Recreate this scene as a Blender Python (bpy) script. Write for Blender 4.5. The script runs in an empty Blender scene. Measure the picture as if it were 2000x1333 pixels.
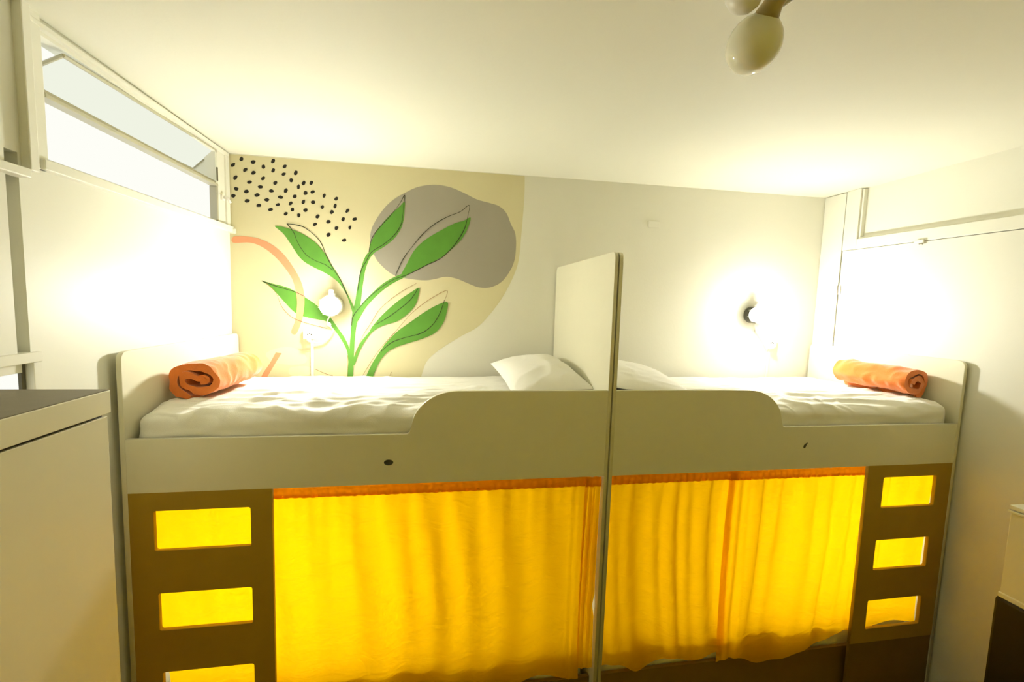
import bpy, bmesh, math, random
from mathutils import Vector, Matrix, noise

# ------------------------------------------------------------------ camera, world, exposure
C = bpy.context.scene.collection
S = bpy.context.scene
cam_d = bpy.data.cameras.new('camera')
cam = bpy.data.objects.new('camera', cam_d); C.objects.link(cam)
cam_d.sensor_width = 36.0
cam_d.lens = 844.193 / 2000 * 36.0
cam_d.clip_start = 0.02
def cam_axes(yaw, pitch, roll):
    y, p, r = (math.radians(a) for a in (yaw, pitch, roll))
    f = Vector((-math.sin(y)*math.cos(p), math.cos(y)*math.cos(p), math.sin(p)))
    rt = Vector((math.cos(y), math.sin(y), 0)); up = rt.cross(f)
    return f, math.cos(r)*rt + math.sin(r)*up, -math.sin(r)*rt + math.cos(r)*up
cf, cr, cu = cam_axes(-9.699, -5.042, 1.827)
cam.matrix_world = Matrix(((cr.x, cu.x, -cf.x, 1.175), (cr.y, cu.y, -cf.y, -2.771),
                           (cr.z, cu.z, -cf.z, 2.071), (0, 0, 0, 1)))
S.camera = cam

world = bpy.data.worlds.new('world'); S.world = world; world.use_nodes = True
world.node_tree.nodes['Background'].inputs[0].default_value = (1.0, 0.80, 0.34, 1)
world.node_tree.nodes['Background'].inputs[1].default_value = 0.30

S.view_settings.view_transform = 'Standard'; S.view_settings.look = 'None'
S.view_settings.gamma = 1.0; S.view_settings.use_curve_mapping = False
S.view_settings.exposure = 0.14
LAMP = 560.0          # radiance of the glass of the upper wall lamps
LOWLAMP = 175.0       # the same lamps inside the lower bunks

# ------------------------------------------------------------------ materials
def mat(name, col, rough=0.5, noise_amt=0.0, noise_scale=30, bump=0.0, bump_scale=200, spec=0.4, sheen=0.0,
        metal=0.0, stretch=(1, 1, 1)):
    m = bpy.data.materials.new(name); m.use_nodes = True
    nt = m.node_tree; b = nt.nodes['Principled BSDF']
    b.inputs['Base Color'].default_value = (*col, 1); b.inputs['Roughness'].default_value = rough
    b.inputs['Specular IOR Level'].default_value = spec; b.inputs['Metallic'].default_value = metal
    if sheen: b.inputs['Sheen Weight'].default_value = sheen
    if noise_amt or bump:
        tc = nt.nodes.new('ShaderNodeTexCoord'); mp = nt.nodes.new('ShaderNodeMapping')
        mp.inputs['Scale'].default_value = stretch
        nt.links.new(tc.outputs['Object'], mp.inputs['Vector'])
    if noise_amt:
        n = nt.nodes.new('ShaderNodeTexNoise'); n.inputs['Scale'].default_value = noise_scale
        n.inputs['Detail'].default_value = 5
        nt.links.new(mp.outputs[0], n.inputs['Vector'])
        mx = nt.nodes.new('ShaderNodeMix'); mx.data_type = 'RGBA'
        mx.inputs[6].default_value = (*[c*(1-noise_amt) for c in col], 1)
        mx.inputs[7].default_value = (*[min(1, c*(1+noise_amt)) for c in col], 1)
        nt.links.new(n.outputs[0], mx.inputs[0]); nt.links.new(mx.outputs[2], b.inputs['Base Color'])
    if bump:
        n2 = nt.nodes.new('ShaderNodeTexNoise'); n2.inputs['Scale'].default_value = bump_scale
        n2.inputs['Detail'].default_value = 3
        nt.links.new(mp.outputs[0], n2.inputs['Vector'])
        bp = nt.nodes.new('ShaderNodeBump'); bp.inputs['Strength'].default_value = bump
        bp.inputs['Distance'].default_value = 0.002
        nt.links.new(n2.outputs[0], bp.inputs['Height']); nt.links.new(bp.outputs[0], b.inputs['Normal'])
    return m
def emit(name, col, s):
    m = bpy.data.materials.new(name); m.use_nodes = True; nt = m.node_tree
    nt.nodes.remove(nt.nodes['Principled BSDF']); e = nt.nodes.new('ShaderNodeEmission')
    e.inputs[0].default_value = (*col, 1); e.inputs[1].default_value = s
    nt.links.new(e.outputs[0], nt.nodes['Material Output'].inputs[0]); return m
def cloth(name, col, tcol, tr, wave=True):
    m = bpy.data.materials.new(name); m.use_nodes = True; nt = m.node_tree
    nt.nodes.remove(nt.nodes['Principled BSDF'])
    d = nt.nodes.new('ShaderNodeBsdfDiffuse'); t = nt.nodes.new('ShaderNodeBsdfTranslucent')
    d.inputs[0].default_value = (*col, 1); t.inputs[0].default_value = (*tcol, 1)
    mx = nt.nodes.new('ShaderNodeMixShader'); mx.inputs[0].default_value = tr
    nt.links.new(d.outputs[0], mx.inputs[1]); nt.links.new(t.outputs[0], mx.inputs[2])
    nt.links.new(mx.outputs[0], nt.nodes['Material Output'].inputs[0])
    tc = nt.nodes.new('ShaderNodeTexCoord')
    n = nt.nodes.new('ShaderNodeTexNoise'); n.inputs['Scale'].default_value = 5; n.inputs['Detail'].default_value = 4
    n.inputs['Distortion'].default_value = 1.5
    mp = nt.nodes.new('ShaderNodeMapping'); mp.inputs['Scale'].default_value = (1, 1, 3.2)
    nt.links.new(tc.outputs['Object'], mp.inputs['Vector']); nt.links.new(mp.outputs[0], n.inputs['Vector'])
    bp = nt.nodes.new('ShaderNodeBump'); bp.inputs['Strength'].default_value = .3; bp.inputs['Distance'].default_value = .02
    nt.links.new(n.outputs[0], bp.inputs['Height'])
    nt.links.new(bp.outputs[0], d.inputs['Normal']); nt.links.new(bp.outputs[0], t.inputs['Normal'])
    return m

M = dict(
    wall=mat('white_wall_paint', (.84, .83, .73), .6, .02, 3, .25, 60),
    ceil=mat('ceiling_paint', (.85, .84, .71), .7, .02, 2, .2, 50),
    frontwall=mat('ochre_bounce_paint', (.78, .68, .05), .7, .03, 4, .2, 60),  # unseen wall behind the camera, ochre invented to tint the bounced light
    panel=mat('painted_panel', (.83, .82, .71), .45, .02, 4, .1, 80),
    floor=mat('wooden_floor', (.16, .115, .015), .5, .25, 6, stretch=(1, 8, 1)),
    board=mat('white_melamine_board', (.82, .79, .60), .4, .015, 20, .05, 300),
    edge=mat('board_edge_band', (.62, .54, .34), .5),
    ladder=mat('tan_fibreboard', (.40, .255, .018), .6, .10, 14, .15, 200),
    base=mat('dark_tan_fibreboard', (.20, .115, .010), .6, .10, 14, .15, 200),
    dark=mat('dark_brown_board', (.012, .008, .004), .5, .2, 20),
    topdark=mat('dark_top', (.20, .17, .11), .55, .1, 30),
    sheet=mat('white_cotton_sheet', (.86, .84, .74), .8, .01, 10, .25, 350, sheen=.15),
    pillow=mat('white_pillow_cotton', (.88, .86, .78), .8, .01, 10, .3, 300, sheen=.15),
    fleece=mat('orange_fleece', (.80, .21, .035), .95, .12, 40, .8, 260, spec=.1, sheen=.5),
    curtain=cloth('yellow_curtain_cloth', (.95, .53, .004), (1.0, .60, .002), .62),
    band=cloth('curtain_hem_cloth', (.80, .30, .004), (.90, .26, .002), .30),
    metal=mat('dark_grey_metal', (.10, .095, .075), .4, metal=.6),
    steel=mat('rod_steel', (.45, .42, .36), .35, metal=.8),
    wire=mat('white_wire', (.75, .75, .70), .4),
    plastic=mat('white_plastic', (.86, .84, .76), .35),
    slot=mat('socket_slots', (.08, .075, .05), .6),
    glow=emit('lit_lamp_glass', (1.0, .985, .90), LAMP),
    collar=emit('dimmed_lamp_collar', (1.0, .985, .90), 5.0),
    glowlow=emit('lit_lower_lamp_glass', (1.0, .95, .80), LOWLAMP),
    pane=emit('daylit_window_glow', (1.0, 1.0, .93), .90),
    sashpane=emit('daylit_frosted_sash_glass', (.93, .96, .82), .85),
    frame=mat('aluminium_frame', (.50, .48, .36), .4, metal=.3),
    framedark=mat('dark_matt', (.10, .09, .05), .6),
    opal=mat('opal_glass', (.84, .82, .66), .08, spec=.6),
    socket=mat('tan_socket', (.45, .36, .16), .5),
    cream=mat('cream_paint', (.72, .665, .42), .6, .03, 5, .2, 60),
    grey=mat('grey_paint', (.37, .345, .28), .6, .05, 6, .2, 60),
    green=mat('green_paint', (.105, .30, .035), .6, .18, 9, .2, 60),
    orange=mat('peach_paint', (.74, .33, .17), .6, .06, 9, .2, 60),
    black=mat('black_paint', (.012, .010, .006), .6),
    line=mat('dark_line_paint', (.03, .035, .015), .6),
    thin=mat('brown_line_paint', (.30, .15, .05), .6),
    patch=mat('whitewash_paint', (.78, .73, .50), .6, .04, 12),
)

# ------------------------------------------------------------------ helpers
def world_loc(o):
    v = Vector((0, 0, 0))
    while o: v += o.location; o = o.parent
    return v
def thing(name, label, cat, loc=(0, 0, 0), group=None):
    o = bpy.data.objects.new(name, None); o.empty_display_size = .05; C.objects.link(o)
    o.location = loc; o['label'] = label; o['category'] = cat
    if group: o['group'] = group
    return o
def tag(o, label, cat, group=None):
    o['label'] = label; o['category'] = cat
    if group: o['group'] = group
    return o
def obj(name, bm, m, parent=None, smooth=False, label=None, angle=None):
    if parent is not None: bmesh.ops.translate(bm, verts=bm.verts, vec=-world_loc(parent))
    me = bpy.data.meshes.new(name); bm.to_mesh(me); bm.free()
    me.materials.append(m)
    if smooth:
        for p in me.polygons: p.use_smooth = True
        if angle: me.set_sharp_from_angle(angle=math.radians(angle))
    o = bpy.data.objects.new(name, me); C.objects.link(o)
    if parent is not None: o.parent = parent
    if label: o['label'] = label
    return o
def struct(name, bm, m, parent=None, smooth=False):
    o = obj(name, bm, m, parent, smooth); o['kind'] = 'structure'; return o
def box(bm, x0, x1, y0, y1, z0, z1, bev=0.0):
    r = bmesh.ops.create_cube(bm, size=1)
    vs = r['verts']
    for v in vs:
        v.co = Vector((x0 + (v.co.x+.5)*(x1-x0), y0 + (v.co.y+.5)*(y1-y0), z0 + (v.co.z+.5)*(z1-z0)))
    if bev:
        es = list({e for v in vs for e in v.link_edges})
        bmesh.ops.bevel(bm, geom=es, offset=bev, segments=2, affect='EDGES', profile=.5)
    return bm
def boxes(*L, bev=0.0):
    bm = bmesh.new()
    for b in L: box(bm, *b, bev=bev)
    return bm
def hexa(bm, pts):
    v = [bm.verts.new(p) for p in pts]           # 4 front, 4 back
    for f in ((0, 1, 2, 3), (7, 6, 5, 4), (0, 4, 5, 1), (1, 5, 6, 2), (2, 6, 7, 3), (3, 7, 4, 0)):
        bm.faces.new([v[i] for i in f])
    return bm
def tube(bm, pts, r, seg=8, closed=False):
    pts = [Vector(p) for p in pts]; n = len(pts); rings = []
    up = Vector((0, 0, 1)); prev = None
    for i, p in enumerate(pts):
        a = pts[(i-1) % n] if (i or closed) else pts[0]
        b = pts[(i+1) % n] if (i < n-1 or closed) else pts[-1]
        t = (b-a).normalized()
        if prev is None:
            u = t.cross(up)
            if u.length < .1: u = t.cross(Vector((1, 0, 0)))
        else: u = prev - t*prev.dot(t)
        u.normalize(); prev = u; w = t.cross(u)
        rr = r[i] if isinstance(r, (list, tuple)) else r
        rings.append([bm.verts.new(p + (u*math.cos(q)+w*math.sin(q))*rr) for q in [2*math.pi*k/seg for k in range(seg)]])
    for i in range(n if closed else n-1):
        A, B = rings[i], rings[(i+1) % n]
        for k in range(seg): bm.faces.new((A[k], A[(k+1) % seg], B[(k+1) % seg], B[k]))
    if not closed:
        bm.faces.new(rings[0][::-1]); bm.faces.new(rings[-1])
    return bm
def lathe(bm, prof, origin, axis, seg=28):
    axis = Vector(axis).normalized(); u = axis.cross(Vector((0, 0, 1)))
    if u.length < .1: u = axis.cross(Vector((1, 0, 0)))
    u.normalize(); w = axis.cross(u); o = Vector(origin); rings = []
    for (r, h) in prof:
        if r < 1e-6: rings.append([bm.verts.new(o+axis*h)])
        else: rings.append([bm.verts.new(o+axis*h+(u*math.cos(q)+w*math.sin(q))*r) for q in [2*math.pi*k/seg for k in range(seg)]])
    for A, B in zip(rings, rings[1:]):
        for k in range(seg):
            k2 = (k+1) % seg
            if len(A) == 1 and len(B) == 1: continue
            if len(A) == 1: bm.faces.new((A[0], B[k2], B[k]))
            elif len(B) == 1: bm.faces.new((A[k], A[k2], B[0]))
            else: bm.faces.new((A[k], A[k2], B[k2], B[k]))
    bmesh.ops.recalc_face_normals(bm, faces=bm.faces)
    return bm
def smooth_loop(pts, n=6, closed=True):
    out = []; N = len(pts); P = [Vector((p[0], p[1])) for p in pts]
    rng = range(N if closed else N-1)
    for i in rng:
        if closed: a, b, c, d = P[(i-1) % N], P[i], P[(i+1) % N], P[(i+2) % N]
        else: a, b, c, d = P[max(i-1, 0)], P[i], P[i+1], P[min(i+2, N-1)]
        for k in range(n):
            t = k/n
            out.append(.5*((2*b)+(c-a)*t+(2*a-5*b+4*c-d)*t*t+(3*b-a-3*c+d)*t**3))
    if not closed: out.append(P[-1])
    return out
def plate(loops, extrude=0.0, bevel=0.0):
    """2D outlines (first the rim, then holes) filled and given thickness; returns a bmesh in the local XY plane."""
    cu = bpy.data.curves.new('outline', 'CURVE'); cu.dimensions = '2D'; cu.fill_mode = 'BOTH'
    cu.extrude = extrude; cu.bevel_depth = bevel; cu.bevel_resolution = 1
    for L in loops:
        sp = cu.splines.new('POLY'); sp.points.add(len(L)-1); sp.use_cyclic_u = True
        for p, q in zip(sp.points, L): p.co = (q[0], q[1], 0, 1)
    o = bpy.data.objects.new('outline', cu); C.objects.link(o)
    dg = bpy.context.evaluated_depsgraph_get()
    me = bpy.data.meshes.new_from_object(o.evaluated_get(dg))
    bm = bmesh.new(); bm.from_mesh(me)
    bpy.data.objects.remove(o); bpy.data.curves.remove(cu); bpy.data.meshes.remove(me)
    bmesh.ops.remove_doubles(bm, verts=bm.verts, dist=1e-5)
    return bm
XZ = lambda y: Matrix(((1, 0, 0, 0), (0, 0, -1, y), (0, 1, 0, 0), (0, 0, 0, 1)))    # local XY -> world XZ, facing -y
YZ = lambda x: Matrix(((0, 0, 1, x), (1, 0, 0, 0), (0, 1, 0, 0), (0, 0, 0, 1)))     # local XY -> world YZ
def board_xz(loops, y0, y1, bev=.0015):
    bm = plate(loops, abs(y1-y0)/2-bev, bev); bmesh.ops.transform(bm, matrix=XZ((y0+y1)/2), verts=bm.verts); return bm
def board_yz(loops, x0, x1, bev=.0015):
    bm = plate(loops, abs(x1-x0)/2-bev, bev); bmesh.ops.transform(bm, matrix=YZ((x0+x1)/2), verts=bm.verts); return bm
def rrect(x0, x1, y0, y1, r, corners=(1, 1, 1, 1), n=6):
    out = []
    for (cx, cy, a, on) in ((x1, y0, -90, corners[0]), (x1, y1, 0, corners[1]), (x0, y1, 90, corners[2]), (x0, y0, 180, corners[3])):
        if not on: out.append((cx, cy)); continue
        ox = cx-r if cx == x1 else cx+r; oy = cy-r if cy == y1 else cy+r
        for k in range(n+1):
            q = math.radians(a+90*k/n); out.append((ox+r*math.cos(q), oy+r*math.sin(q)))
    return out

# ------------------------------------------------------------------ the room shell
XL, XR, ZC, YF = -0.02, 3.898, 2.885, -3.6
struct('floor', boxes((-.4, 4.3, YF-.1, .15, -.1, 0)), M['floor'])
bm = bmesh.new()   # the ceiling dips a little to the back left
hexa(bm, [(-.055, YF-.1, 2.90), (4.3, YF-.1, 2.93), (4.3, .15, 2.895), (-.055, .15, 2.864),
          (-.055, YF-.1, 3.05), (4.3, YF-.1, 3.05), (4.3, .15, 3.05), (-.055, .15, 3.05)])
bmesh.ops.recalc_face_normals(bm, faces=bm.faces)
struct('ceiling', bm, M['ceil'])
struct('wall_back', boxes((-.4, 4.3, 0, .12, 0, 3.0)), M['wall'])
struct('wall_front', boxes((-.4, 4.3, YF-.12, YF, 0, 3.0)), M['frontwall'])
WB, WT, WY0, WY1 = 2.455, 2.842, -1.19, -.125       # window opening in the left wall
struct('wall_left', boxes((-.16, XL, -1.275, 0, 0, WB), (-.16, XL, WY1, 0, WB, 3.0), (-.16, XL, YF, WY0, WB, 3.0),
                          (-.06, XL, WY0, WY1, WT, 3.0), (-.16, -.055, -1.315, -1.275, 0, WB), (-.16, XL, YF, -1.315, 1.86, WB),
                          (-.16, XL, YF, -1.315, 0, 1.50), (-.16, XL, YF, -2.1, 1.50, 1.86)), M['panel'])
struct('wall_right', boxes((3.935, 4.2, YF, 0, 0, 3.0), (XR+.006, 3.936, YF, -.1735, 0, 2.4965)), M['panel'])

# left wall trim
struct('trim_1', boxes((XL-.01, .004, WY0-.075, WY0-.045, WB-.045, 2.885), (XL-.01, -.006, WY0-.044, WY0-.001, WB-.03, 2.885), bev=.003), M['panel'])
struct('trim_2', boxes((XL-.002, .006, -1.22, -.004, 2.425, WB+.002), (XL-.002, .016, -.02, -.002, 2.418, 2.445), bev=.003), M['panel'])
struct('trim_3', boxes((XL-.01, .010, -2.6, -1.27, 2.385, 2.412), bev=.004), M['panel'])
struct('trim_4', boxes((XL-.02, -.004, -2.1, -1.255, 1.850, 1.880), (XL-.03, -.006, -1.285, -1.256, 1.45, 1.8495), bev=.002), M['panel'])
struct('trim_5', boxes((XL-.002, -.010, -.045, -.006, 2.45, 2.862), bev=.003), M['panel'])
struct('trim_6', boxes((XL-.002, -.004, -1.24, -.02, WT, 2.858), bev=.002), M['panel'])

# window: fixed lower pane, transom, top-hung sash swung outwards
w = bpy.data.objects.new('window_1', None); C.objects.link(w); w.location = (XL, -.66, WB); w['kind'] = 'structure'
obj('window_frame', boxes((-.075, -.022, WY0, WY1, WB, WB+.012), (-.075, -.022, WY0, WY1, WT-.012, WT),
                          (-.075, -.022, WY0, WY0+.012, WB, WT), (-.075, -.022, WY1-.014, WY1, WB, WT)), M['panel'], w)
obj('transom_bar', boxes((-.07, -.012, WY0+.01, WY1-.01, 2.648, 2.662), (-.05, -.024, WY0+.01, WY1-.01, 2.666, 2.676), bev=.002), M['frame'], w)
obj('side_bar', boxes((-.06, -.014, WY1-.024, WY1-.008, WB+.01, 2.65), bev=.002), M['frame'], w)
obj('lower_pane', boxes((-.056, -.050, WY0+.01, WY1-.01, WB+.008, 2.655)), M['pane'], w)
obj('glow_backdrop', boxes((-.26, -.25, -1.6, -.005, WB-.2, 3.4)), M['pane'], w)  # added glowing sheet outside, gives the bright view past the open sash
TL, TR = Vector((-.026, -1.089, 2.815)), Vector((-.026, -.13, 2.842))
BL, BR = Vector((-.185, -1.089, 2.728)), Vector((-.138, -.13, 2.735))
sash = bmesh.new()
for a, b, rr in ((TL, TR, .007), (TL, BL, .006), (BL, BR, .004), (BR, TR, .004)): tube(sash, [a, b], rr, 6)
so = obj('sash_frame', sash, M['frame'], w)
g = bmesh.new(); off = Vector((.004, 0, -.003))
hexa(g, [TL, TR, BR, BL, TL-off, TR-off, BR-off, BL-off]); bmesh.ops.recalc_face_normals(g, faces=g.faces)
obj('sash_pane', g, M['sashpane'], so)
lt = bmesh.new(); tube(lt, [(-.012, -.085, 2.60), (.012, -.088, 2.60), (.020, -.075, 2.575)], .007, 8)
box(lt, -.022, -.008, -.10, -.07, 2.585, 2.615, .003)
obj('latch', lt, M['plastic'], w, True)
obj('dark_strip', boxes((-.03, -.017, WY1-.007, WY1+.001, 2.68, 2.75)), M['framedark'], w)  # thin dark strip along the gap at the jamb

w2 = bpy.data.objects.new('window_2', None); C.objects.link(w2); w2.location = (XL, -1.7, 1.5); w2['kind'] = 'structure'
obj('window_frame', boxes((-.09, -.024, -2.1, -1.30, 1.822, 1.862), (-.09, -.03, -2.1, -1.315, 1.50, 1.515), (-.09, -.03, -2.1, -2.085, 1.515, 1.83)), M['panel'], w2)
obj('pane', boxes((-.040, -.034, -2.09, -1.302, 1.512, 1.826)), M['pane'], w2)
obj('dark_strip', boxes((-.048, -.026, -1.301, -1.288, 1.50, 1.852)), M['framedark'], w2)  # narrow dark strip in the slot next to the glazing

# right wall trim: corner strip, stud, rail
struct('trim_7', boxes((XR, 3.94, -.168, -.002, 0, 2.89), bev=.002), M['panel'])
struct('trim_8', boxes((XR, 3.94, -.271, -.1725, 2.4995, 2.895), bev=.002), M['panel'])
struct('trim_9', boxes((XR+.0005, 3.94, YF, -.2715, 2.50, 2.566), bev=.002), M['panel'])
struct('trim_10', boxes((XR+.012, 3.94, YF, -.2725, 2.5665, 2.578), (XR+.0125, 3.94, -.285, -.2725, 2.5785, 2.89)), M['panel'])
t = thing('door_hinge', 'small grey hinge on the gap line of the right wall panel', 'hinge', (XR, -.172, 2.23))
obj('knuckle', tube(bmesh.new(), [(XR-.003, -.171, 2.20), (XR-.003, -.171, 2.262)], .005, 8), M['steel'], t, True)
obj('leaf', boxes((XR-.0015, XR+.001, -.19, -.150, 2.20, 2.262)), M['plastic'], t)
t = thing('cupboard_catch', 'tiny catch under the horizontal rail of the right wall', 'catch', (XR, -.66, 2.49))
obj('plate', boxes((XR-.012, XR, -.69, -.64, 2.488, 2.506), bev=.002), M['panel'], t)
obj('tongue', boxes((XR-.010, XR-.002, -.685, -.665, 2.476, 2.489), bev=.002), M['steel'], t)

# ------------------------------------------------------------------ the mural (metres on the back wall)
FIELD = [(1.697, 2.881),(1.698, 2.735),(1.688, 2.527),(1.674, 2.34),(1.635, 2.22),(1.567, 2.088),(1.487, 1.979),(1.417, 1.906),(1.312, 1.845),(1.209, 1.778),(1.14, 1.724),(1.095, 1.665),(1.064, 1.558)]
BLOB = [(0.895, 2.673),(0.96, 2.716),(1.036, 2.757),(1.135, 2.778),(1.225, 2.771),(1.305, 2.746),(1.397, 2.708),(1.467, 2.694),(1.538, 2.676),(1.586, 2.636),(1.618, 2.569),(1.647, 2.513),(1.655, 2.432),(1.646, 2.338),(1.616, 2.267),(1.564, 2.2),(1.493, 2.165),(1.423, 2.163),(1.352, 2.186),(1.282, 2.212),(1.212, 2.221),(1.144, 2.203),(1.088, 2.194),(1.02, 2.196),(0.953, 2.204),(0.887, 2.224),(0.832, 2.266),(0.788, 2.32),(0.761, 2.407),(0.761, 2.473),(0.788, 2.54),(0.841, 2.62)]
LEAVES = [[(0.223, 2.475),(0.298, 2.465),(0.369, 2.44),(0.44, 2.395),(0.491, 2.338),(0.528, 2.275),(0.569, 2.211),(0.606, 2.14),(0.643, 2.058),(0.67, 1.997),(0.66, 1.969),(0.643, 2.024),(0.622, 2.085),(0.585, 2.147),(0.543, 2.187),(0.491, 2.218),(0.428, 2.248),(0.377, 2.279),(0.342, 2.32),(0.307, 2.377),(0.267, 2.434)], [(0.751, 2.34),(0.761, 2.402),(0.788, 2.464),(0.825, 2.521),(0.874, 2.579),(0.928, 2.632),(0.958, 2.663),(0.958, 2.606),(0.952, 2.551),(0.934, 2.494),(0.896, 2.437),(0.842, 2.389),(0.788, 2.353),(0.767, 2.33)], [(0.942, 2.224),(0.975, 2.29),(1.013, 2.365),(1.051, 2.412),(1.107, 2.459),(1.185, 2.509),(1.263, 2.553),(1.32, 2.573),(1.36, 2.595),(1.349, 2.541),(1.316, 2.471),(1.266, 2.412),(1.199, 2.351),(1.131, 2.308),(1.053, 2.265),(0.987, 2.226),(0.931, 2.19)], [(1.051, 2.146),(0.999, 2.115),(0.933, 2.067),(0.867, 2.008),(0.812, 1.95),(0.768, 1.892),(0.752, 1.863),(0.703, 1.799),(0.67, 1.73),(0.657, 1.667),(0.668, 1.661),(0.692, 1.731),(0.725, 1.8),(0.763, 1.855),(0.801, 1.887),(0.851, 1.911),(0.923, 1.936),(0.984, 1.983),(1.028, 2.036),(1.047, 2.094)], [(1.227, 2.063),(1.158, 2.04),(1.079, 1.991),(1.001, 1.932),(0.923, 1.872),(0.857, 1.802),(0.818, 1.744),(0.769, 1.662),(0.727, 1.558),(0.764, 1.558),(0.786, 1.61),(0.813, 1.674),(0.857, 1.735),(0.913, 1.771),(0.98, 1.796),(1.07, 1.826),(1.15, 1.865),(1.2, 1.925),(1.223, 1.995)], [(0.147, 2.153),(0.212, 2.138),(0.273, 2.124),(0.324, 2.102),(0.375, 2.071),(0.437, 2.029),(0.5, 1.975),(0.531, 1.943),(0.568, 1.888),(0.611, 1.821),(0.638, 1.753),(0.648, 1.661),(0.633, 1.661),(0.623, 1.741),(0.595, 1.803),(0.552, 1.87),(0.505, 1.922),(0.447, 1.935),(0.374, 1.95),(0.322, 1.976),(0.272, 2.029),(0.232, 2.077),(0.192, 2.121)]]
STEMS = [[(0.627, 1.557),(0.631, 1.684),(0.64, 1.798),(0.647, 1.889),(0.654, 1.98),(0.67, 2.048),(0.683, 2.138),(0.702, 2.238),(0.724, 2.311),(0.751, 2.351),(0.767, 2.336),(0.747, 2.296),(0.729, 2.24),(0.713, 2.139),(0.703, 2.049),(0.694, 1.981),(0.676, 1.89),(0.667, 1.799),(0.662, 1.684),(0.655, 1.557)], [(0.654, 1.935),(0.703, 2.026),(0.768, 2.101),(0.844, 2.172),(0.942, 2.226),(0.965, 2.214),(0.866, 2.15),(0.789, 2.08),(0.73, 2.01),(0.681, 1.924)]]
ARC = [(-0.001, 2.4),(0.058, 2.406),(0.127, 2.399),(0.196, 2.371),(0.265, 2.316),(0.325, 2.233),(0.366, 2.148),(0.38, 2.06),(0.374, 1.972),(0.358, 1.905),(0.331, 1.843),(0.305, 1.854),(0.327, 1.921),(0.337, 1.993),(0.337, 2.07),(0.319, 2.157),(0.284, 2.22),(0.225, 2.293),(0.156, 2.348),(0.087, 2.371),(-0.002, 2.366)]
STRIPE = [(0.121, 1.557),(0.145, 1.607),(0.185, 1.669),(0.216, 1.73),(0.249, 1.727),(0.215, 1.669),(0.178, 1.602),(0.152, 1.557)]
LINES = [[(0.288, 2.491),(0.323, 2.448),(0.348, 2.385),(0.388, 2.322),(0.439, 2.287),(0.501, 2.263),(0.543, 2.232)], [(0.288, 2.491),(0.369, 2.482),(0.43, 2.443),(0.476, 2.392),(0.502, 2.328),(0.543, 2.242),(0.585, 2.178),(0.627, 2.08)], [(0.751, 2.351),(0.766, 2.429),(0.809, 2.498),(0.874, 2.573),(0.928, 2.648),(0.958, 2.702),(0.952, 2.639),(0.942, 2.539),(0.907, 2.47),(0.842, 2.406),(0.767, 2.352),(0.735, 2.295),(0.702, 2.227),(0.686, 2.115)], [(0.907, 2.214),(0.952, 2.317),(1.007, 2.398),(1.073, 2.48),(1.139, 2.54),(1.217, 2.589),(1.296, 2.626),(1.35, 2.668),(1.342, 2.597),(1.321, 2.517),(1.266, 2.423),(1.187, 2.339),(1.098, 2.29),(0.987, 2.228),(0.887, 2.185),(0.778, 2.102),(0.703, 2.021),(0.659, 1.957),(0.649, 1.901)], [(1.044, 2.14),(0.999, 2.07),(0.933, 2.01),(0.856, 1.951),(0.79, 1.91)], [(1.209, 2.076),(1.182, 1.994),(1.137, 1.917),(1.07, 1.864),(0.968, 1.833),(0.89, 1.802),(0.824, 1.744)], [(0.147, 2.153),(0.222, 2.126),(0.324, 2.097),(0.385, 2.069)]]
THIN = [[(1.035, 2.173),(0.954, 2.125),(0.877, 2.066),(0.812, 2.001),(0.768, 1.926),(0.714, 1.834),(0.67, 1.719)], [(1.209, 2.071),(1.225, 2.135),(1.157, 2.103),(1.079, 2.049),(1.0, 1.978),(0.912, 1.872),(0.824, 1.767),(0.769, 1.685),(0.709, 1.581)], [(0.172, 2.14),(0.222, 2.088),(0.251, 2.012),(0.291, 1.959),(0.343, 1.927),(0.426, 1.901),(0.51, 1.881)], [(0.439, 1.631),(0.498, 1.603),(0.54, 1.59)], [(0.627, 1.718),(0.624, 1.569)], [(0.875, 1.575),(0.888, 1.616),(0.894, 1.575)]]
DOTS = [(0.051, 2.84),(0.155, 2.858),(0.112, 2.828),(0.218, 2.842),(0.006, 2.803),(0.166, 2.805),(0.28, 2.817),(0.069, 2.78),(0.113, 2.768),(0.218, 2.789),(0.274, 2.773),(0.34, 2.785),(0.017, 2.733),(0.164, 2.741),(0.315, 2.742),(0.382, 2.73),(0.425, 2.735),(0.091, 2.714),(0.228, 2.72),(0.148, 2.691),(0.354, 2.708),(0.02, 2.671),(0.074, 2.66),(0.206, 2.673),(0.284, 2.68),(0.392, 2.675),(0.431, 2.684),(0.004, 2.631),(0.13, 2.644),(0.255, 2.641),(0.333, 2.651),(0.495, 2.667),(0.563, 2.654),(0.077, 2.608),(0.181, 2.621),(0.31, 2.609),(0.38, 2.623),(0.434, 2.625),(0.137, 2.586),(0.241, 2.598),(0.319, 2.575),(0.391, 2.576),(0.485, 2.6),(0.557, 2.611),(0.2, 2.567),(0.282, 2.548),(0.354, 2.544),(0.538, 2.575),(0.626, 2.588),(0.458, 2.544),(0.602, 2.537),(0.667, 2.542),(0.443, 2.498),(0.519, 2.517),(0.564, 2.483),(0.64, 2.491),(0.518, 2.441),(0.607, 2.414)]
# centre coordinates and outlines above are metres on the back wall (x, z)

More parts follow.
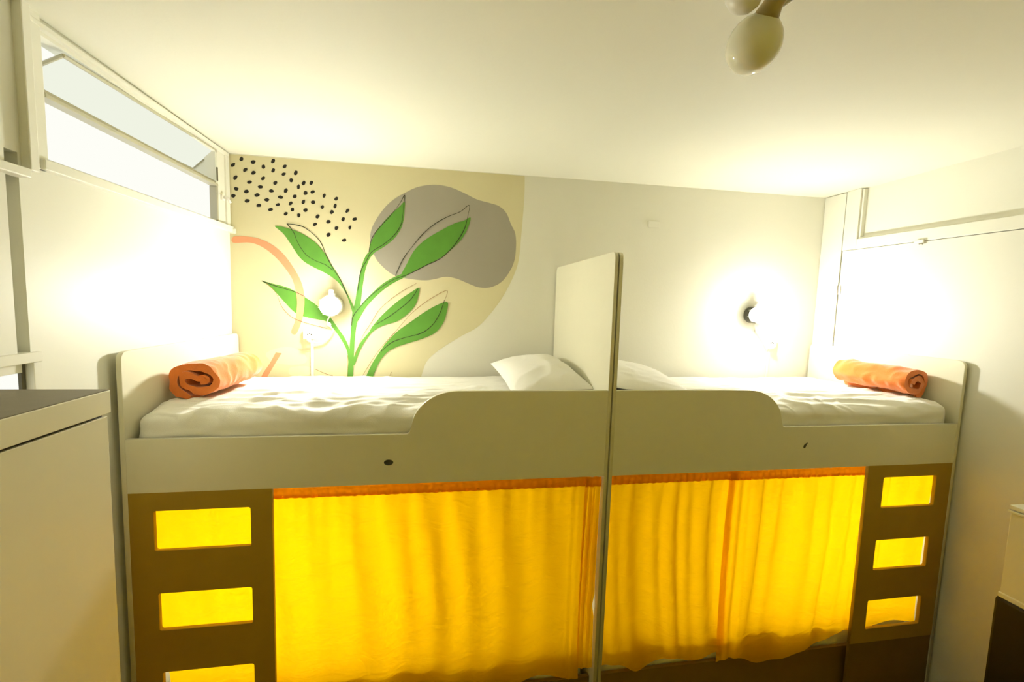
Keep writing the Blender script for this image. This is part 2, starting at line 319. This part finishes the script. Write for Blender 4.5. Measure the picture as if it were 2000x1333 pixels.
mur = thing('wall_mural', 'painted mural of green leaves, grey blob and black dots on the back wall', 'mural', (.8, -.0003, 1.6))
def paint(name, loops, layer, m, parent=mur, label=None):
    bm = bmesh.new()
    for L in loops:
        b2 = plate([L], .00025); me = bpy.data.meshes.new('tmp'); b2.to_mesh(me); b2.free()
        bm.from_mesh(me); bpy.data.meshes.remove(me)
    bmesh.ops.transform(bm, matrix=XZ(-.0004-.0007*layer), verts=bm.verts)
    return obj(name, bm, m, parent, label=label)
edge = smooth_loop(FIELD, 5, False)
field = [(XL+.001, 1.45), (XL+.001, 2.8605)] + [(1.695, 2.8745)] + [tuple(p) for p in edge[1:-1]] + [(FIELD[-1][0], 1.45)]
paint('background_field', [field], 0, M['cream'], label='cream painted background with a wavy right edge')
paint('whitewash_patch', [smooth_loop([(.16, 1.72), (.24, 1.76), (.33, 1.755), (.39, 1.70), (.36, 1.66), (.22, 1.665)]),
                          smooth_loop([(.30, 1.64), (.40, 1.645), (.41, 1.60), (.33, 1.585), (.29, 1.60)])], 1, M['patch'])
paint('painted_blob', [smooth_loop(BLOB)], 1, M['grey'], label='grey rounded blob')
fin = lambda L: [tuple(p) for p in smooth_loop(L, 5)]
paint('painted_stem', [fin(STEMS[0])], 2, M['green']); paint('painted_stem', [fin(STEMS[1])], 3, M['green'])
for i, L in enumerate(LEAVES): paint('painted_leaf', [fin(L)], 4 if i != 5 else 1.5, M['green'])
paint('painted_arc', [smooth_loop(ARC, 5)], 2.5, M['orange'], label='peach curved stripe')
paint('painted_stripe', [STRIPE], 1.6, M['orange'], label='peach slanted stripe near the mattress')
def ribbon(L, wd):
    P = smooth_loop(L, 6, False); a, b = [], []
    for i, p in enumerate(P):
        t = (P[min(i+1, len(P)-1)]-P[max(i-1, 0)]).normalized(); n = Vector((-t.y, t.x))
        k = wd*(.7+.5*noise.noise(Vector((p.x*9, p.y*9, 0))))
        a.append(p+n*k); b.append(p-n*k)
    return a, b
def lines(name, LL, wd, layer, m):
    bm = bmesh.new()
    for L in LL:
        a, b = ribbon(L, wd); va = [bm.verts.new((p.x, -.0004-.0007*layer, p.y)) for p in a]
        vb = [bm.verts.new((p.x, -.0004-.0007*layer, p.y)) for p in b]
        for i in range(len(va)-1): bm.faces.new((va[i], va[i+1], vb[i+1], vb[i]))
    bmesh.ops.recalc_face_normals(bm, faces=bm.faces)
    return obj(name, bm, m, mur)
lines('dark_outline', LINES, .0026, 5.4, M['line']); lines('thin_outline', THIN, .0018, 5.8, M['thin'])
rng = random.Random(3); dl = []
for (x, z) in DOTS:
    a = rng.uniform(.2, 1.2); rx, rz = rng.uniform(.008, .011), rng.uniform(.012, .0145)
    if x < .28 and z < 2.72: a = rng.uniform(1.1, 1.6)
    L = []
    for k in range(12):
        q = 2*math.pi*k/12; e = 1+rng.uniform(-.12, .12); px, pz = rx*math.cos(q)*e, rz*math.sin(q)*e
        L.append((x+px*math.cos(a)-pz*math.sin(a)*-1, z+px*math.sin(a)*-1+pz*math.cos(a)))
    if max(p[1] for p in L) < 2.860 + .011*x and min(p[0] for p in L) > XL+.002: dl.append(L)
print(len(dl), 'dots')
for L in dl: paint('painted_dot', [L], 1, M['black'])

# ------------------------------------------------------------------ bunk beds
BL_, TH, YFR, YBK = 1.945, .018, -.966, -.012
ZB, ZR, ZG, ZH, ZD = 1.300, 1.510, 1.692, 1.842, 2.307
def bunk(side, label, lx0, lx1, holes, ladder_bottom, base_top):
    X = (lambda u: u) if side == 'l' else (lambda u: 3.893-u)
    R_ = (lambda a, b: (min(X(a), X(b)), max(X(a), X(b))))
    LP = (lambda L: [(X(u), z) for u, z in L])
    t = thing('bunk_bed', label, 'bunk bed', (X(.97), -.49, 0), 'built-in bunk beds along the back wall')
    a, b = R_(0, TH)
    obj('end_panel', board_yz([rrect(YFR, YBK, 0.0, ZH, .03, (0, 1, 1, 0))], a, b), M['board'], t, label='low outer end panel with rounded corners')
    a, b = R_(BL_-TH, BL_-.0018)
    obj('divider_panel', board_yz([rrect(YFR, YBK, 0.0, ZD, .028, (0, 1, 1, 0))], a, b), M['board'], t, label='tall panel between the two bunks')
    u0, u1 = TH+.0005, BL_-TH-.0005
    L = [(u0, ZB), (u1, ZB), (u1, ZG), (1.262, ZG)]
    for k in range(1, 15):
        q = math.radians(90+90*k/14*.93)
        L.append((1.262+.192*math.cos(q), 1.525+(ZG-1.525)*max(0, math.sin(q))**.95))
    L += [(1.063, 1.518), (1.056, ZR+.001), (1.045, ZR), (u0, ZR)]
    rail = obj('front_rail', board_xz([LP(L)], YFR, YFR+TH), M['board'], t)
    if side == 'l':
        bm = lathe(bmesh.new(), [(.014, 0), (.014, .002), (.011, .003), (.010, .0012), (0, .0012)], (.979, YFR+.0005, 1.393), (0, -1, 0))
        bmesh.ops.scale(bm, vec=(1.35, 1, .85), space=Matrix.Translation((-.979, 0, -1.393)), verts=bm.verts)
        obj('screw_cap', bm, M['slot'], rail, True, label='dark oval screw cap')
    else:
        bm = plate([smooth_loop([(2.957, 1.404), (2.966, 1.406), (2.972, 1.418), (2.978, 1.430), (2.969, 1.427), (2.958, 1.418)])], .0006)
        bmesh.ops.transform(bm, matrix=XZ(YFR-.0005), verts=bm.verts)
        obj('chip_mark', bm, M['slot'], rail, label='small dark slanted chip')
    a, b = R_(TH+.001, BL_-TH-.001)
    obj('back_rail', boxes((a, b, YBK-TH, YBK, 1.25, 1.50)), M['board'], t)
    obj('upper_base', boxes((a, b, YFR+TH+.001, YBK-TH-.001, 1.385, 1.40)), M['board'], t)
    HL = [rrect(*R_(h0, h1), z0, z1, .010) for (h0, h1, z0, z1) in holes]
    obj('ladder_panel', board_xz([LP([(lx0, ladder_bottom), (lx1, ladder_bottom), (lx1, ZB-.001), (lx0, ZB-.001)])]+HL, YFR, YFR+TH),
        M['ladder'], t, label='brown ladder panel with cut-out steps')
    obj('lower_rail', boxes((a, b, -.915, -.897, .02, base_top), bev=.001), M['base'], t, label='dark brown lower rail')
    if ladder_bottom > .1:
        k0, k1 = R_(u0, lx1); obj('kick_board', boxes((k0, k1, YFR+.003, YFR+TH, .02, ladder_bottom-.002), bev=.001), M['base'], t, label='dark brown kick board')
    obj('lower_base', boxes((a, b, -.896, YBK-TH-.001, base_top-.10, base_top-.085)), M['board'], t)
    rod = bmesh.new(); tube(rod, [(a+.001, -.915, 1.272), (b-.001, -.915, 1.272)], .006, 10)
    obj('curtain_rod', rod, M['steel'], t, True)
    return t
bunk('l', 'left bunk bed, whose ladder stands beside the white cabinet', TH+.0005, .526,
     [(.100, .448, 1.063, 1.227), (.106, .448, .732, .890), (.110, .449, .405, .556), (.110, .449, .08, .24)], .02, .27)
bunk('r', 'right bunk bed, with its ladder at the far right end', TH+.0005, .540,
     [(.108, .443, 1.069, 1.236), (.111, .449, .729, .897), (.113, .458, .40, .563)], .325, .272)

# ------------------------------------------------------------------ mattresses with sheets
def rbox(lx, ly, lz, r, nx, ny, nz, fn):
    """rounded box, bottom centre at the origin; fn(co, normal) -> displaced co"""
    bm = bmesh.new(); cache = {}
    def V(p):
        k = (round(p[0], 5), round(p[1], 5), round(p[2], 5))
        if k not in cache:
            p = Vector(p); q = Vector((max(-lx/2+r, min(lx/2-r, p.x)), max(-ly/2+r, min(ly/2-r, p.y)), max(r, min(lz-r, p.z))))
            d = p-q; n = d.normalized() if d.length > 1e-9 else Vector((0, 0, 1))
            cache[k] = bm.verts.new(fn(q+n*r, n))
        return cache[k]
    def face(o, du, dv, nu, nv):
        for i in range(nu):
            for j in range(nv):
                P = [Vector(o)+Vector(du)*((i+a)/nu)+Vector(dv)*((j+b)/nv) for a, b in ((0, 0), (1, 0), (1, 1), (0, 1))]
                vs = [V(p) for p in P]
                if len(set(vs)) == 4: bm.faces.new(vs)
                elif len(set(vs)) == 3: bm.faces.new(list(dict.fromkeys(vs)))
    x, y = lx/2, ly/2
    face((-x, -y, lz), (lx, 0, 0), (0, ly, 0), nx, ny); face((-x, y, 0), (lx, 0, 0), (0, -ly, 0), nx, ny)
    face((-x, -y, 0), (lx, 0, 0), (0, 0, lz), nx, nz); face((x, y, 0), (-lx, 0, 0), (0, 0, lz), nx, nz)
    face((-x, y, 0), (0, -ly, 0), (0, 0, lz), ny, nz); face((x, -y, 0), (0, ly, 0), (0, 0, lz), ny, nz)
    bmesh.ops.recalc_face_normals(bm, faces=bm.faces)
    return bm
def ridge(v): return 1-abs(noise.noise(v))*2.2
def mattress(name, x0, x1, y0, y1, z0, lz, seed, mir, label, grp, m, nx=260):
    cx, cy = (x0+x1)/2, (y0+y1)/2; lx, ly = x1-x0, y1-y0
    def fn(p, n):
        u = (p.x*mir)/lx+.5                                   # 0 at the outer end
        wx = p.x*mir + .25*noise.noise(Vector((p.x*1.5, p.y*2, seed)))
        up = max(0, n.z)
        a = ridge(Vector((wx*3.0+p.y*2.2, p.y*9-wx*2.5, seed+5)))
        b = ridge(Vector((wx*7+p.y*4, p.y*16-wx*5, seed+9)))
        amp = up*(.011*max(0, a-.35)/.65 + .008*max(0, b-.45))*(.5+.9*max(0, min(1, (.15-p.y)/.4)))
        side = (1-abs(n.z))*.007*ridge(Vector((wx*5+p.z*9, p.z*13-wx*2, seed+3)))
        q = p + n*(amp+side)
        q.z += up*.010*(noise.noise(Vector((p.x*1.4, p.y*2, seed+1))))
        # crown and pulled-in lower corners of a fitted sheet
        q.z += up*.012*(1-(2*p.y/ly)**2)
        return q
    bm = rbox(lx, ly, lz, .055, nx, 130, 22, fn)
    bmesh.ops.translate(bm, verts=bm.verts, vec=(cx, cy, z0))
    o = obj(name, bm, m, None, True); tag(o, label, 'mattress', grp); return o
mattress('mattress', .030, 1.916, -.936, -.040, 1.409, .188, 1.0, 1, 'white sheeted mattress on the upper bunk of the left bed', 'mattresses on the bunks', M['sheet'])
mattress('mattress', 1.977, 3.858, -.936, -.040, 1.409, .190, 7.0, -1, 'white sheeted mattress on the upper bunk of the right bed', 'mattresses on the bunks', M['sheet'])
mattress('mattress', .06, 1.90, -.885, -.036, .19, .245, 3.0, 1, 'white mattress low behind the left bed curtain', 'mattresses on the bunks', M['sheet'], 60)
mattress('mattress', 1.99, 3.83, -.885, -.036, .19, .245, 4.0, -1, 'white mattress low behind the right bed curtains', 'mattresses on the bunks', M['sheet'], 60)

# ------------------------------------------------------------------ pillows
def pillow(center, a, b, H, tiltx, tilty, rz, seed, label, foot=None):
    bm = bmesh.new(); N = 64; top = []; bot = []
    for i in range(N+1):
        rt_, rb_ = [], []
        for j in range(N+1):
            u = math.sin((i/N*2-1)*math.pi/2); v = math.sin((j/N*2-1)*math.pi/2)
            x = a*u*(1-.07*(1-v*v)); y = b*v*(1-.07*(1-u*u))
            h = H*(max(0, (1-abs(u)**2.2)*(1-abs(v)**2.2)))**.55
            w = noise.noise(Vector((x*9+seed, y*9, 0)))
            f = ridge(Vector((x*10+y*6, y*10-x*6, seed)))
            h2 = h*(1+.12*w) + (.006*max(0, f-.4) if 0 < i < N and 0 < j < N else 0)*min(1, h/H*2)
            rt_.append(bm.verts.new((x, y, h2)))
            rb_.append(rt_[-1] if i in (0, N) or j in (0, N) else bm.verts.new((x, y, -h*.35)))
        top.append(rt_); bot.append(rb_)
    for i in range(N):
        for j in range(N):
            bm.faces.new((top[i][j], top[i+1][j], top[i+1][j+1], top[i][j+1]))
            q = (bot[i][j], bot[i][j+1], bot[i+1][j+1], bot[i+1][j]); 
            try: bm.faces.new(q)
            except ValueError: pass
    Mx = Matrix.Translation(center) @ Matrix.Rotation(math.radians(rz), 4, 'Z') @ Matrix.Rotation(math.radians(tilty), 4, 'Y') @ Matrix.Rotation(math.radians(tiltx), 4, 'X')
    bmesh.ops.transform(bm, matrix=Mx, verts=bm.verts)
    bmesh.ops.recalc_face_normals(bm, faces=bm.faces)
    o = obj('pillow', bm, M['pillow'], None, True); tag(o, label, 'pillow', 'pillows on the upper bunks')
pillow((1.715, -.47, 1.680), .205, .32, .085, 7, -6, 3, 2.0, 'white pillow in full view, left of the tall divider panel')
pillow((2.245, -.47, 1.668), .285, .30, .075, 5, 7, -3, 6.0, 'white pillow half hidden on the right side of the tall divider panel')

# ------------------------------------------------------------------ rolled orange blankets
def blanket(center, wd, ht, ln, rz, tilt, seed, mir, label):
    bm = bmesh.new(); NS, NL = 110, 44; T = 1.80*2*math.pi; th = .0165
    ctr = []
    for i in range(NS+1):
        s = i/NS; q = s*T - .6
        k = .06 + .94*s**.85                                    # spiral radius
        c2 = Vector((math.cos(q)*(wd/2-th)*k**.55, math.sin(q)*(ht/2-th)*k**1.15))
        if s < .85: c2 += Vector((noise.noise(Vector((c2.x*22, c2.y*22, seed))), noise.noise(Vector((c2.x*22, c2.y*22, seed+9)))))*.016*(1-s/.85)**.5
        ctr.append(c2)
    prof = []
    for i in range(NS+1):
        t = (ctr[min(i+1, NS)]-ctr[max(i-1, 0)]).normalized(); n = Vector((t.y, -t.x))
        h = th*(.9+.1*math.sin(i*.5))
        prof.append((ctr[i]+n*h, ctr[i]-n*h*.92))
    rings = []
    for l in range(NL+1):
        y = (l/NL-.5)*ln; ring = []
        e = abs(l/NL-.5)*2; sc = 1-.05*max(0, e-.75)*4*.6
        for side in (0, 1):
            seq = range(NS+1) if side == 0 else range(NS, -1, -1)
            for i in seq:
                p = prof[i][side]; P = Vector((p.x*sc*mir, y, p.y*sc))
                d = .010*noise.noise(Vector((P.x*14, y*10+seed, P.z*14))) + .006*ridge(Vector((P.x*16+seed+y*6, y*18, P.z*16)))
                nd = Vector((P.x/wd, 0, P.z/ht)); nd = nd.normalized() if nd.length else nd
                P += nd*d
                P.y += .012*noise.noise(Vector((i*.045+seed, side*.3, 4+l*.0))) * (1 if l in (0, NL) or True else 0)*(e**2)
                P.x += .010*noise.noise(Vector((y*6, seed, 1))); P.z += .004*noise.noise(Vector((y*7, seed, 2)))
                ring.append(bm.verts.new(P))
        rings.append(ring)
    n = len(rings[0])
    for l in range(NL):
        for k in range(n):
            bm.faces.new((rings[l][k], rings[l][(k+1) % n], rings[l+1][(k+1) % n], rings[l+1][k]))
    for R2 in (rings[0], rings[-1]):
        for i in range(NS): bm.faces.new((R2[i], R2[i+1], R2[n-2-i], R2[n-1-i]))
    bmesh.ops.recalc_face_normals(bm, faces=bm.faces)
    Mx = Matrix.Translation(center) @ Matrix.Rotation(math.radians(rz), 4, 'Z') @ Matrix.Rotation(math.radians(tilt), 4, 'Y')
    bmesh.ops.transform(bm, matrix=Mx, verts=bm.verts)
    o = obj('rolled_blanket', bm, M['fleece'], None, True, angle=60)
    tag(o, label, 'blanket', 'rolled orange blankets on the upper bunks')
blanket((.166, -.545, 1.692), .232, .190, .38, -4, 0, 1.0, 1, 'rolled orange fleece blanket at the left end of the left bunk')
blanket((3.760, -.615, 1.702), .195, .192, .42, 3, 0, 5.0, -1, 'rolled orange fleece blanket at the right end of the right bunk')

# ------------------------------------------------------------------ curtains
def curtain(xa, xb, label, seed, y0=-.932, big=7, amp=.008, hem=None, edge_l=None, edge_r=None, flare=None, bunch=None, nx=260, nz=90, ztop=1.246):
    """xa..xb the span at the rod; hem(s) bottom height; edge_l / edge_r(t) sideways drift of the two edges"""
    t = thing('curtain', label, 'curtain', ((xa+xb)/2, y0, .75), 'yellow curtains of the lower bunks')
    hem = hem or (lambda s: .30); rn = random.Random(seed)
    ph = [rn.uniform(0, 6.28) for _ in range(8)]; W = xb-xa
    def yoff(s, tt, x, z):
        g = math.exp(-tt*4.5)
        o = .0036*g*math.sin(2*math.pi*s*W*15+ph[0]+2.5*math.sin(s*9+ph[1]))
        sw = .18*math.sin(tt*2.2+ph[7])/big                      # folds lean a little on their way down
        q = s+sw
        fold = .7*math.sin(2*math.pi*q*big*.5+ph[2]+.8*math.sin(q*5+ph[3])) + .7*math.sin(2*math.pi*q*big+ph[4]+1.3*math.sin(q*7+ph[5])) + 1.0*math.sin(2*math.pi*q*big*2.1+ph[6]+math.sin(q*11))*(1-.5*tt)
        env = math.sin(math.pi*min(1, tt*1.02))**.6
        o += amp*(.35+.85*env)*fold*.75
        o += (.0030*noise.noise(Vector((x*4, z*15, seed))) + .0024*ridge(Vector((x*5+z*3, z*11-x*3, seed+3))))*(.3+env)
        if bunch:
            b0, b1, k = bunch; bb = max(0, min(1, (s-b0)/.02))*max(0, min(1, (b1-s)/.02))
            o += bb*.010*math.sin((s-b0)/(b1-b0)*2*math.pi*k)
        o *= min(1, s/.10+.08, (1-s)/.10+.08)
        lim = .0095+.019*env
        return lim*math.tanh(o/lim)+.012*env
    bm = bmesh.new(); G = []
    for j in range(nz+1):
        row = []; tt = j/nz
        for i in range(nx+1):
            s = i/nx; zb = hem(s); z = ztop+.008+(zb-ztop-.008)*tt
            xl = xa+(edge_l(tt) if edge_l else 0); xr = xb+(edge_r(tt) if edge_r else 0)
            x = xl+(xr-xl)*s
            y = y0+yoff(s, tt, x, z)
            if flare: y += flare(s, tt)
            row.append(bm.verts.new((x, y, z)))
        G.append(row)
    for j in range(nz):
        for i in range(nx): bm.faces.new((G[j][i], G[j][i+1], G[j+1][i+1], G[j+1][i]))
    obj('drape', bm, M['curtain'], t, True)
    bm = bmesh.new(); G = []; m = int(nx*1.2)
    for j, (dz, dy) in enumerate(((.040, .004), (.034, -.002), (.024, -.005), (.012, -.005), (.003, -.003), (-.004, -.004))):
        row = []
        for i in range(m+1):
            s = i/m; x = xa+W*s
            r = .0022*math.sin(2*math.pi*s*W*30+ph[7])+.0012*noise.noise(Vector((x*40, j, seed)))
            row.append(bm.verts.new((x, y0+dy-.002+r, ztop+dz+.0018*noise.noise(Vector((x*35, j*.5, seed+2))))))
        G.append(row)
    for j in range(len(G)-1):
        for i in range(m): bm.faces.new((G[j][i], G[j][i+1], G[j+1][i+1], G[j+1][i]))
    obj('rod_pocket', bm, M['band'], t, True, label='darker gathered rod pocket')
    return t
curtain(.066, 1.862, 'wide yellow curtain closing most of the left lower bunk', 11, big=5, amp=.019, bunch=(.955, 1.0, 2),
        hem=lambda s: .30+.02*math.sin(s*30), edge_l=lambda t: .10*max(0, t-.33), edge_r=lambda t: .0)
curtain(1.850, 1.9262, 'narrow gathered yellow curtain edge beside the centre panel of the left bed', 12, big=2, amp=.012, y0=-.941,
        hem=lambda s: .34, nx=40, edge_l=lambda t: .014*math.sin(min(1, t*1.25)*3.14)*0+.022*max(0, 1-abs(t-.68)/.12)*0, edge_r=lambda t: -.010*max(0, 1-abs(t-.66)/.06))
curtain(1.972, 2.634, 'yellow curtain beside the centre panel of the right bed', 13, big=3.2, amp=.019, y0=-.928,
        hem=lambda s: .335-.055*math.exp(-((s-.30)/.10)**2)-.03*math.exp(-((s-.75)/.12)**2), flare=lambda s, t: -.004*max(0, t-.7)/.3)
curtain(2.590, 3.812, 'yellow curtain running behind the ladder of the right bed', 14, big=4.6, amp=.021, y0=-.936,
        bunch=(.0, .10, 2), hem=lambda s: .285+.02*math.sin(s*16)-.035*math.exp(-((s-.19)/.07)**2)+.105*max(0, min(1, (s-.42)/.2))**1.5,
        edge_l=lambda t: .0, edge_r=lambda t: -.02*t)

# ------------------------------------------------------------------ wall lamps, sockets, leads
def wall_lamp(x, z, gm, label, base, blabel, clip=True):
    t = thing('wall_lamp', label, 'lamp', (x, 0, z), 'caged bulkhead lamps on the back wall')
    ax = (0, -1, 0)
    obj('base', lathe(bmesh.new(), [(0, .001), (.052, .001), (.058, .006), (.058, .046), (.056, .050), (.0535, .052), (0, .052)], (x, 0, z), ax), base, t, True, label=blabel, angle=40)
    obj('collar', lathe(bmesh.new(), [(0, .0525), (.053, .0525), (.053, .122), (0, .122)], (x, 0, z), ax), M['collar'] if gm is M['glow'] else gm, t, True, label='glowing collar added around the lamp side', angle=50)  # collar added to limit glare on the wall, dimmed on the upper lamps
    obj('glass', lathe(bmesh.new(), [(0, .1225), (.0525, .1225), (.050, .132), (.042, .144), (.026, .153), (.012, .157), (0, .158)], (x, 0, z), ax), gm, t, True, label='lit white glass dome')
    cg = bmesh.new()
    for k in range(4):
        q = math.pi*k/4+.2; pts = []
        for (r, h) in ((.060, .045), (.060, .110), (.059, .128), (.051, .150), (.030, .165), (0, .170)): pts.append((r, h))
        full = [(x+r*math.cos(q), -h, z+r*math.sin(q)) for r, h in pts]+[(x-r*math.cos(q), -h, z-r*math.sin(q)) for r, h in pts[-2::-1]]
        tube(cg, full, .0018, 6)
    tube(cg, [(x+.060*math.cos(a), -.094, z+.060*math.sin(a)) for a in [2*math.pi*k/28 for k in range(28)]], .0018, 6, True)
    obj('cage', cg, M['wire'], t, True)
    if clip:
        obj('clip', boxes((x-.016, x+.020, -.075, -.050, z+.052, z+.076), (x-.012, x+.014, -.080, -.05, z+.076, z+.096), bev=.004), M['plastic'], t)
    return t
wall_lamp(.548, 2.020, M['glow'], 'lit caged wall lamp over the painted leaves of the mural', M['plastic'], 'round white base')
wall_lamp(3.372, 2.040, M['glow'], 'lit caged wall lamp on the plain white wall above the right bunk', M['metal'], 'round dark metal base')
wall_lamp(.42, .98, M['glowlow'], 'lit caged wall lamp behind the left bed curtain', M['metal'], 'round dark metal base', False)
wall_lamp(3.45, .98, M['glowlow'], 'lit caged wall lamp behind the right bed curtains', M['metal'], 'round dark metal base', False)
def outlet(x, z, mir, label, tlabel):
    t = thing('power_socket', label, 'socket', (x, 0, z), 'sockets below the wall lamps')
    obj('cover', boxes((x-.030, x+.030, -.022, -.001, z-.024, z+.028), bev=.004), M['plastic'], t)
    bm = bmesh.new()
    for dx in (-.014, 0, .014): lathe(bm, [(0, 0), (.004, 0), (.004, .0015), (0, .0015)], (x-mir*.008+dx*.7, -.0215, z+.006+(.005 if dx == 0 else 0)), (0, -1, 0), 10)
    obj('pin_hole', bm, M['slot'], t)
    c = thing('cable_trunking', tlabel, 'cable trunking', (x, 0, 1.6), 'cable trunking below the sockets')
    obj('channel', boxes((x-.008-mir*.018, x+.008-mir*.018, -.012, -.001, 1.41, z-.025), bev=.002), M['panel'], c)
    obj('end_cap', boxes((x-.010-mir*.018, x+.010-mir*.018, -.014, -.001, z-.040, z-.0255), bev=.002), M['plastic'], c)
outlet(.405, 1.838, -1, 'white wall socket below the lamp on the painted mural', 'white vertical cable trunking on the mural below the socket')
outlet(3.556, 1.834, 1, 'white wall socket below the lamp on the plain wall', 'white vertical cable trunking on the plain wall below the socket')
def lead(pts, plug, label):
    P = [Vector(p) for p in pts]; out = []
    for i in range(len(P)-1):
        a, b, c, d = P[max(i-1, 0)], P[i], P[i+1], P[min(i+2, len(P)-1)]
        for k in range(8):
            t = k/8; out.append(.5*((2*b)+(c-a)*t+(2*a-5*b+4*c-d)*t*t+(3*b-a-3*c+d)*t**3))
    out.append(P[-1])
    th_ = thing('lamp_lead', label, 'cord', tuple(P[0]), 'leads of the wall lamps')
    obj('cable', tube(bmesh.new(), out, .0042, 8), M['plastic'], th_, True)
    bm = bmesh.new(); tube(bm, plug, [.010, .013, .011, .006], 10); obj('plug', bm, M['plastic'], th_, True)
    s0 = out[10]; s1 = out[16]
    bm = bmesh.new(); tube(bm, [s0, s0.lerp(s1, .3), s0.lerp(s1, .7), s1], [.006, .012, .012, .006], 10); obj('switch', bm, M['plastic'], th_, True)
lead([(.53, -.030, 1.955), (.515, -.022, 1.925), (.530, -.018, 1.895), (.545, -.018, 1.868), (.525, -.018, 1.830), (.490, -.02, 1.803), (.455, -.02, 1.795), (.425, -.03, 1.80)],
     [(.405, -.0225, 1.822), (.410, -.034, 1.815), (.416, -.036, 1.806), (.427, -.032, 1.80)], 'white lead hanging from the left lamp to its socket')
lead([(3.39, -.030, 1.975), (3.405, -.020, 1.945), (3.425, -.018, 1.915), (3.455, -.018, 1.885), (3.475, -.018, 1.858), (3.498, -.02, 1.825), (3.515, -.02, 1.808), (3.53, -.03, 1.806)],
     [(3.552, -.0225, 1.822), (3.546, -.034, 1.815), (3.541, -.036, 1.808), (3.530, -.032, 1.806)], 'white lead hanging from the right lamp to its socket')
t = thing('blank_plate', 'faint painted-over blank plate high on the white back wall', 'cover plate', (2.59, 0, 2.63))
obj('plate', boxes((2.55, 2.63, -.006, -.001, 2.605, 2.65), bev=.003), M['wall'], t)

# ------------------------------------------------------------------ ceiling lamp
t = thing('ceiling_lamp', 'unlit ceiling lamp with a white globe', 'ceiling lamp', (1.95, -1.84, 2.90))
obj('canopy', lathe(bmesh.new(), [(0, .0), (.075, .0), (.075, .018), (.060, .028), (0, .028)], (1.97, -1.87, 2.912), (0, 0, -1)), M['plastic'], t, True, angle=40)
gl = obj('globe', lathe(bmesh.new(), [(.001, -.070)]+[(.0655*math.sin(q), -.069*math.cos(q)) for q in [math.pi*k/20 for k in range(1, 20)]]+[(.001, .069)], (1.962, -1.712, 2.752), (-.05, .62, -.78)), M['opal'], t, True, label='white glass globe')
obj('neck', tube(bmesh.new(), [(1.968, -1.85, 2.888), (1.966, -1.80, 2.845), (1.965, -1.765, 2.815), (1.964, -1.75, 2.80)], [.022, .022, .024, .030], 16), M['socket'], t, True, label='tan lamp neck')
obj('lampholder', lathe(bmesh.new(), [(0, .0), (.030, .0), (.040, .012), (.043, .035), (.038, .060), (.022, .076), (0, .082)], (1.886, -1.785, 2.862), (-.05, .35, -.93)), M['plastic'], t, True, label='rounded white lampholder')
obj('strap', tube(bmesh.new(), [(2.0, -1.755, 2.83), (2.03, -1.79, 2.85), (2.06, -1.83, 2.872), (2.06, -1.85, 2.888)], [.010, .011, .012, .012], 8), M['plastic'], t, True)

# ------------------------------------------------------------------ cabinets at the edges of the view
t = thing('cabinet', 'tall white cabinet with a thick overhanging top at the left edge', 'cabinet', (.14, -1.75, 0))
obj('body', boxes((XL+.006, .294, -2.05, -1.457, 0, 1.731), bev=.002), M['board'], t)
obj('top_board', boxes((XL+.004, .300, -2.055, -1.452, 1.739, 1.801), bev=.002), M['board'], t)
obj('top_sheet', boxes((XL+.006, .298, -2.053, -1.454, 1.8005, 1.8035)), M['topdark'], t, label='dark surface of the top')  # thin sheet, darker than the board under it
obj('shadow_gap', boxes((XL+.01, .286, -2.045, -1.465, 1.730, 1.740)), M['dark'], t)
t = thing('cabinet', 'low cabinet with a pale top and black lower part at the right edge', 'cabinet', (3.72, -1.7, 0))
obj('body', boxes((3.553, XR-.004, -2.0, -1.404, .905, 1.262), bev=.002), M['board'], t)
obj('top_board', boxes((3.545, XR-.004, -2.005, -1.398, 1.262, 1.273), (3.549, XR-.004, -2.005, -1.400, 1.276, 1.294), bev=.002), M['board'], t)
obj('ledge', boxes((3.546, XR-.004, -2.003, -1.400, .890, .912), bev=.004), M['board'], t)
obj('lower_part', boxes((3.538, XR-.004, -2.002, -1.396, 0, .892), bev=.012), M['dark'], t, label='black lower part')
